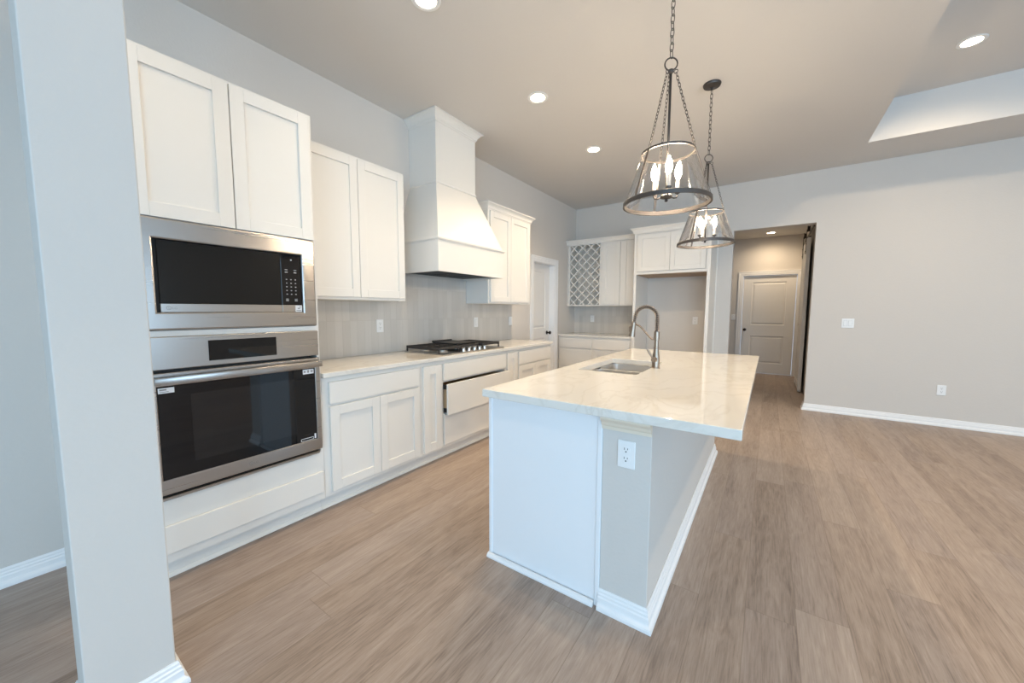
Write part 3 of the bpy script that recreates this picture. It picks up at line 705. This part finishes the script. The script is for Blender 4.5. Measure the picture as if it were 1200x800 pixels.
# island countertop with a rounded cut-out for the sink
TX0, TX1, TY0, TY1, TZ0, TZ1 = 1.745, 2.866, 1.432, 3.93, .8745, .913
SK = (1.868, 2.262, 2.302, 2.998)   # x0 x1 y0 y1
def rrect(x0, x1, y0, y1, r, n=6):
    P = []
    for cx, cy, a in ((x1-r, y1-r, 0), (x0+r, y1-r, 90), (x0+r, y0+r, 180), (x1-r, y0+r, 270)):
        for k in range(n+1): P.append((cx+r*math.cos(R(a+90*k/n)), cy+r*math.sin(R(a+90*k/n))))
    return P
def slab_hole(z0, z1):
    bm = bmesh.new(); inn = rrect(*SK, .022); n = 7
    out = [(TX1, TY1), (TX0, TY1), (TX0, TY0), (TX1, TY0)]
    L = {}
    for z in (z0, z1):
        L[z] = ([bm.verts.new((x, y, z)) for x, y in inn], [bm.verts.new((x, y, z)) for x, y in out])
    for z in (z0, z1):
        I, O = L[z]
        for c in range(4):
            for k in range(n-1):
                bm.faces.new((O[c], I[c*n+k], I[c*n+k+1]))
            c2 = (c+1) % 4
            bm.faces.new((O[c], I[c*n+n-1], I[c2*n], O[c2]))
    I0, O0 = L[z0]; I1, O1 = L[z1]
    for i in range(len(inn)): bm.faces.new((I0[i], I0[(i+1) % len(inn)], I1[(i+1) % len(inn)], I1[i]))
    for i in range(4): bm.faces.new((O0[i], O0[(i+1) % 4], O1[(i+1) % 4], O1[i]))
    return bm
tag(obj('countertop', slab_hole(TZ0, TZ1), M['quartz'], bevel=.003), 'large glossy cream quartz top on the island, with sink cut-out', 'countertop')

# sink
t = thing('kitchen_sink', (2.065, 2.667, .68), 'undermount stainless double-bowl sink set in the island top', 'sink')
zr = .8738
bm = bmesh.new()
def ringv(pts, z): return [bm.verts.new((x, y, z)) for x, y in pts]
outer = ringv(rrect(SK[0]-.02, SK[1]+.02, SK[2]-.02, SK[3]+.02, .04), zr); inner = ringv(rrect(SK[0]-.003, SK[1]+.003, SK[2]-.003, SK[3]+.003, .024), zr)
n = len(outer)
for i in range(n): bm.faces.new((outer[i], outer[(i+1) % n], inner[(i+1) % n], inner[i]))
low = ringv(rrect(SK[0]-.002, SK[1]+.002, SK[2]-.002, SK[3]+.002, .024), .8715)
for i in range(n): bm.faces.new((inner[i], inner[(i+1) % n], low[(i+1) % n], low[i]))
obj('rim', bm, M['sinksteel'], t, smooth='all')
YM = 2.667
for ya, yb in ((SK[2]-.002, YM-.011), (YM+.011, SK[3]+.002)):
    rings = []
    for ins, z in ((0, .871), (.002, .80), (.004, .70), (.012, .688), (.030, .683)):
        rings.append([(x, y, z) for x, y in rrect(SK[0]-.002+ins, SK[1]+.002-ins, ya+ins, yb-ins, .055-ins*.4)])
    b = B().loft(rings, True, False); vs = [b.bm.verts.new(p) for p in rings[-1]]; b.bm.faces.new(vs)
    bmesh.ops.remove_doubles(b.bm, verts=b.bm.verts[:], dist=1e-5)
    g = obj('bowl', b, M['sinksteel'], t, smooth=50)
    obj('drain', B().lathe([(.042, .6835), (.040, .6855), (.030, .6845), (.001, .6840)], (2.065, (ya+yb)/2, 0), 'z', 20), M['steel'], g, smooth=50)
obj('divider', B().box(SK[0]+.02, YM-.0108, .800, SK[1]-.02, YM+.0108, .871, .002), M['sinksteel'], t)

# faucet
fx, fy = 2.289, 2.667
t = thing('kitchen_faucet', (fx, fy, TZ1), 'brushed nickel spring-neck pull-down faucet beside the island sink', 'faucet')
obj('body', B().lathe([(.001, TZ1+.0005), (.029, TZ1+.0005), (.029, TZ1+.004), (.0245, TZ1+.006), (.0245, .985), (.022, 1.000), (.0165, 1.040), (.0155, 1.048), (.019, 1.050), (.019, 1.057), (.0150, 1.059), (.0150, 1.108), (.0185, 1.110), (.0185, 1.166), (.012, 1.168), (.001, 1.168)], (fx, fy, 0), 'z', 28), M['nickel'], t, smooth=35)
lv = obj('handle_hub', B().lathe([(.001, -.048), (.017, -.048), (.019, -.044), (.019, -.020), (.017, -.018)], (fx-.004, fy, .975), 'y', 20), M['nickel'], t, smooth=35)
obj('lever', B().tube([(fx-.008, fy-.040, .980), (fx-.030, fy-.042, 1.012), (fx-.050, fy-.044, 1.044)], [.007, .0075, .0065], 10), M['nickel'], lv, smooth=50)
pc = []
for k in range(13): pc.append(Vector((fx, fy, 1.168+.094*k/12)))
r_ = .076
for k in range(1, 33):
    a = R(170*k/32); pc.append(Vector((fx-r_+r_*math.cos(a), fy, 1.262+r_*math.sin(a)*1.0)))
last = pc[-1]
for k in range(1, 6): pc.append(last+Vector((-.0015*k, 0, -.0095*k)))
obj('hose', B().tube(pc, .0075, 8), M['rubber'], t, smooth='all')
# helix
L = [0]
for a_, b_ in zip(pc, pc[1:]): L.append(L[-1]+(b_-a_).length)
tot = L[-1]; turns = 27; hp = []; i = 0
for k in range(turns*10+1):
    s = tot*k/(turns*10)
    while i < len(L)-2 and L[i+1] < s: i += 1
    u = (s-L[i])/(L[i+1]-L[i]); p = pc[i].lerp(pc[i+1], u); tg = (pc[i+1]-pc[i]).normalized()
    n1 = Vector((0, 1, 0)); n2 = tg.cross(n1); a = math.tau*k/10
    hp.append(p+(n1*math.cos(a)+n2*math.sin(a))*(.0135 if s < tot*.9 else .0135-.004*(s/tot-.9)/.1))
obj('spring', B().tube(hp, .0026, 6), M['nickel'], t, smooth='all')
e = pc[-1]
hd = B()
ax = Vector((-.12, 0, -1)).normalized()
pts = [e+ax*q for q in (-.004, .0, .010, .030, .060, .085, .103)]
hd.tube(pts, [.010, .0155, .0165, .0165, .0175, .0205, .0215], 18)
obj('spray_head', hd, M['nickel'], t, smooth=40)
obj('spray_button', B().box(e.x-.034, fy-.006, e.z-.070, e.x-.018, fy+.006, e.z-.030, .003), M['nickel'], t)
obj('support_arm', B().tube([(fx-.012, fy, 1.110), (fx-.030, fy, 1.112), (fx-.045, fy, 1.122), (fx-.105, fy, 1.190), (fx-.120, fy, 1.203), (fx-.133, fy, 1.207), (e.x+.012, fy, e.z-.012)], .0058, 10), M['nickel'], t, smooth='all')

# ------------------------------------------------------------ pendants
def link(b, c, ax, side, ln, wd, wr):
    # oval chain link: c centre, ax long axis, side width axis
    pts = []
    for k in range(14):
        a = math.tau*k/14
        ca, sa = math.cos(a), math.sin(a)
        pts.append(c + ax*(math.copysign(abs(ca)**.8, ca)*ln/2) + side*(math.copysign(abs(sa)**.8, sa)*wd/2))
    b.tube(pts, wr, 5, closed=True)
def chain(b, p0, p1, pitch, ln, wd, wr):
    p0, p1 = Vector(p0), Vector(p1); d = p1-p0; n = max(1, round(d.length/pitch)); ax = d.normalized()
    s1 = ax.cross(Vector((.3, .7, .2))).normalized(); s2 = ax.cross(s1)
    for k in range(n): link(b, p0+d*(k+.5)/n, ax, s1 if k % 2 else s2, ln, wd, wr)
def pendant(px, py, rz, arm, label):
    t = thing('pendant_light', (px, py, H), label, 'pendant light')
    o = Vector((px, py, 0))
    def pol(r, deg, z): return o + Vector((r*math.cos(R(deg)), r*math.sin(R(deg)), z))
    obj('canopy', B().lathe([(.001, H-.0005), (.064, H-.0005), (.065, H-.006), (.060, H-.018), (.018, H-.024), (.009, H-.030), (.008, H-.045), (.001, H-.046)], (px, py, 0), 'z', 32), M['pend'], t, smooth=40)
    b = B(); chain(b, (px, py, H-.043), (px, py, 2.560), .033, .042, .019, .0021); obj('chain', b, M['pend'], t, smooth='all')
    b = B(); a = R(25)
    b.tube([(px+.030*math.cos(k*math.tau/24)*math.cos(a), py+.030*math.cos(k*math.tau/24)*math.sin(a), 2.530+.030*math.sin(k*math.tau/24)) for k in range(24)], .0035, 6, closed=True)
    b.lathe([(.001, 2.504), (.012, 2.503), (.014, 2.494), (.010, 2.486), (.001, 2.484)], (px, py, 0), 'z', 14)
    for k in range(3):
        c = pol(.024, rz+120*k, 2.488)
        b.tube([c + Vector((.009*math.cos(j*math.tau/10)*math.cos(R(rz+120*k)), .009*math.cos(j*math.tau/10)*math.sin(R(rz+120*k)), .009*math.sin(j*math.tau/10))) for j in range(10)], .002, 5, closed=True)
        b.tube([(px, py, 2.494), pol(.016, rz+120*k, 2.491)], .003, 5)
    obj('hanging_loop', b, M['pend'], t, smooth='all')
    st = obj('stem', B().tube([(px, py, 2.486), (px, py, 1.905)], .0062, 10), M['pend'], t, smooth='all')
    for k in range(3):
        b = B(); chain(b, pol(.026, rz+120*k, 2.480), pol(.124, rz+120*k, 2.112), .018, .0235, .0115, .0014); obj('side_chain', b, M['pend'], t, smooth='all')
    sh = obj('glass_shade', B().lathe([(.2035, 1.868), (.1235, 2.104)], (px, py, 0), 'z', 64), M['glass'], t, smooth='all')
    obj('top_ring', B().lathe([(.1215, 2.100), (.1275, 2.100), (.1275, 2.110), (.1215, 2.110), (.1215, 2.100)], (px, py, 0), 'z', 64), M['pend'], t, smooth=40)
    obj('bottom_ring', B().lathe([(.203, 1.848), (.212, 1.848), (.2115, 1.866), (.2065, 1.871), (.203, 1.868), (.203, 1.848)], (px, py, 0), 'z', 64), M['pend'], t, smooth=40)
    for k in range(3):
        dg = rz+120*k; tn = Vector((-math.sin(R(dg)), math.cos(R(dg)), 0))*.0065
        p0, p1 = pol(.2070, dg, 1.862), pol(.1275, dg, 2.106); out = Vector((math.cos(R(dg)), math.sin(R(dg)), 0))*.002
        rings = [[p-tn, p+tn, p+tn+out, p-tn+out] for p in (p0, p1)]
        obj('strap', B().loft(rings), M['pend'], t)
    hub = obj('hub', B().lathe([(.001, 1.864), (.006, 1.865), (.009, 1.871), (.006, 1.877), (.012, 1.880), (.028, 1.884), (.030, 1.892), (.024, 1.900), (.010, 1.904), (.001, 1.905)], (px, py, 0), 'z', 24), M['pend'], t, smooth=40)
    for k in range(3):
        dg = arm+120*k
        am = obj('arm', B().tube([pol(.026, dg, 1.892), pol(.045, dg, 1.887), pol(.060, dg, 1.890), pol(.066, dg, 1.903), pol(.066, dg, 1.912)], .004, 8), M['pend'], t, smooth='all')
        c = pol(.066, dg, 0)
        obj('candle_cup', B().lathe([(.001, 1.910), (.010, 1.911), (.015, 1.918), (.015, 1.922), (.001, 1.922)], c, 'z', 16), M['pend'], am, smooth=40)
        obj('candle_sleeve', B().lathe([(.0095, 1.9225), (.0095, 1.982), (.001, 1.983)], c, 'z', 16), M['sleeve'], am, smooth=40)
        obj('bulb', B().lathe([(.006, 1.9835), (.010, 1.992), (.0155, 2.008), (.0165, 2.018), (.0135, 2.035), (.007, 2.054), (.001, 2.068)], c, 'z', 18), M['bulb'], am, smooth='all')
pendant(2.457, 2.05, 0, 50, 'clear glass pendant lamp nearer the camera, over the near end of the island')
pendant(2.457, 3.438, 8, 0, 'clear glass pendant lamp farther away, over the far end of the island')

# ------------------------------------------------------------ recessed downlights
def can(x, y, z, label, grp=None, pw=1.0, cone=125):
    t = thing('recessed_light', (x, y, z), label, 'ceiling light', grp)
    obj('trim_ring', B().lathe([(.060, z-.004), (.066, z-.007), (.084, z-.005), (.087, z-.0005), (.060, z-.0005), (.060, z-.004)], (x, y, 0), 'z', 40), M['plate'], t, smooth=40)
    obj('lens', B().disc(.060, z-.003, (x, y, 0), 'z', 32), M['lens'], t)
    l = bpy.data.lights.new('downlight_lamp', 'SPOT'); l.energy = CAN_WATT*pw; l.color = CAN_COL; l.spot_size = R(cone); l.spot_blend = 1.0; l.shadow_soft_size = .05
    lo = bpy.data.objects.new('downlight_lamp', l); COL.objects.link(lo); lo.location = (x, y, z-.012)
can(1.20, 1.60, H, 'round recessed ceiling light at the top edge, nearest the camera', pw=.75)
can(1.225, 2.82, H, 'round recessed ceiling light in front of the range hood crown', pw=.85)
can(1.22, 4.04, H, 'round recessed ceiling light farthest along the kitchen aisle', pw=1.9, cone=145)
can(4.16, 4.75, TRZ, 'round recessed light in the raised tray ceiling at right', pw=1.6, cone=166)
can(2.869, 8.82, HH, 'round recessed light in the hallway ceiling beyond the opening', pw=.75, cone=165)
can(1.30, .38, H, 'round recessed ceiling light above the oven cabinet corner, outside the picture', pw=.5)
can(4.16, 1.90, TRZ, 'added round fill light in the tray ceiling, outside the picture at right', pw=1.6, cone=168)  # unseen fixture, added to brighten the right side of the room
can(6.90, 4.75, TRZ, 'added round fill light in the far right tray corner, outside the picture', pw=2.0, cone=168)  # added out of view to lift the far wall
can(6.90, 1.90, TRZ, 'added round fill light at the right of the tray, outside the picture')  # another added, unseen lamp for general fill from the tray

# ------------------------------------------------------------ outlets and switches
def outlet(F, a, z, label, d=.001, kind='outlet', w_=.072, h_=.116):
    t = thing('electrical_outlet' if kind == 'outlet' else 'light_switch', F.pt(a, z-h_/2, d), label, 'outlet' if kind == 'outlet' else 'light switch')
    b = B(); F.box(b, a-w_/2, a+w_/2, z-h_/2, z+h_/2, d, d+.005, .002); pl = obj('cover_plate', b, M['plate'], t)
    if kind == 'outlet':
        for s in (-1, 1):
            b = B(); zc = z+s*.0195
            pts = []
            for k in range(20):
                an = k*math.tau/20; pts.append((a+.0172*math.cos(an), zc+max(-.0145, min(.0145, .0172*math.sin(an)))))
            b.loft([[F.pt(p, q, d+.0052) for p, q in pts], [F.pt(p, q, d+.0070) for p, q in pts]])
            r = obj('receptacle', b, M['plate'], pl)
            b = B(); F.box(b, a-.0080, a-.0058, zc+.000, zc+.009, d+.0071, d+.0075); F.box(b, a+.0050, a+.0072, zc+.001, zc+.008, d+.0071, d+.0075)
            F.box(b, a-.0030, a+.0025, zc-.010, zc-.005, d+.0071, d+.0075); obj('slots', b, M['slot'], r)
    else:
        n = 2 if w_ > .1 else 1
        for k in range(n):
            ac = a + (k-(n-1)/2)*.046
            b = B(); F.box(b, ac-.017, ac+.017, z-.034, z+.034, d+.0052, d+.0060); bz = obj('switch_bezel', b, M['mark2'], pl)
            b = B(); F.box(b, ac-.0155, ac+.0155, z-.0325, z+.0325, d+.0061, d+.0090, .001); obj('rocker', b, M['plate'], bz)
BS = FaceX(.0120); FW = FaceY(YF)
outlet(BS, 2.085, 1.165, 'white outlet on the tile left of the cooktop')
outlet(BS, 3.430, 1.165, 'white rocker switch on the tile right of the cooktop', kind='switch')
outlet(BS, 4.160, 1.165, 'white rocker switch at the tile end near the pantry door', kind='switch')
outlet(FaceY(YF-.012), .35, 1.165, 'white outlet on the tile below the wine rack')
outlet(FW, 1.998, 1.160, 'white outlet on the wall inside the empty fridge bay')
outlet(FW, 3.735, 1.160, 'white two-rocker switch on the far wall right of the hallway', kind='switch', w_=.118)
outlet(FW, 4.580, .415, 'white outlet low on the far wall at right')
outlet(FaceY(YH), 2.285, 1.175, 'white switch beside the hallway door', kind='switch')
outlet(FaceY(IY0), 2.465, .720, 'white duplex outlet on the end of the island half wall')
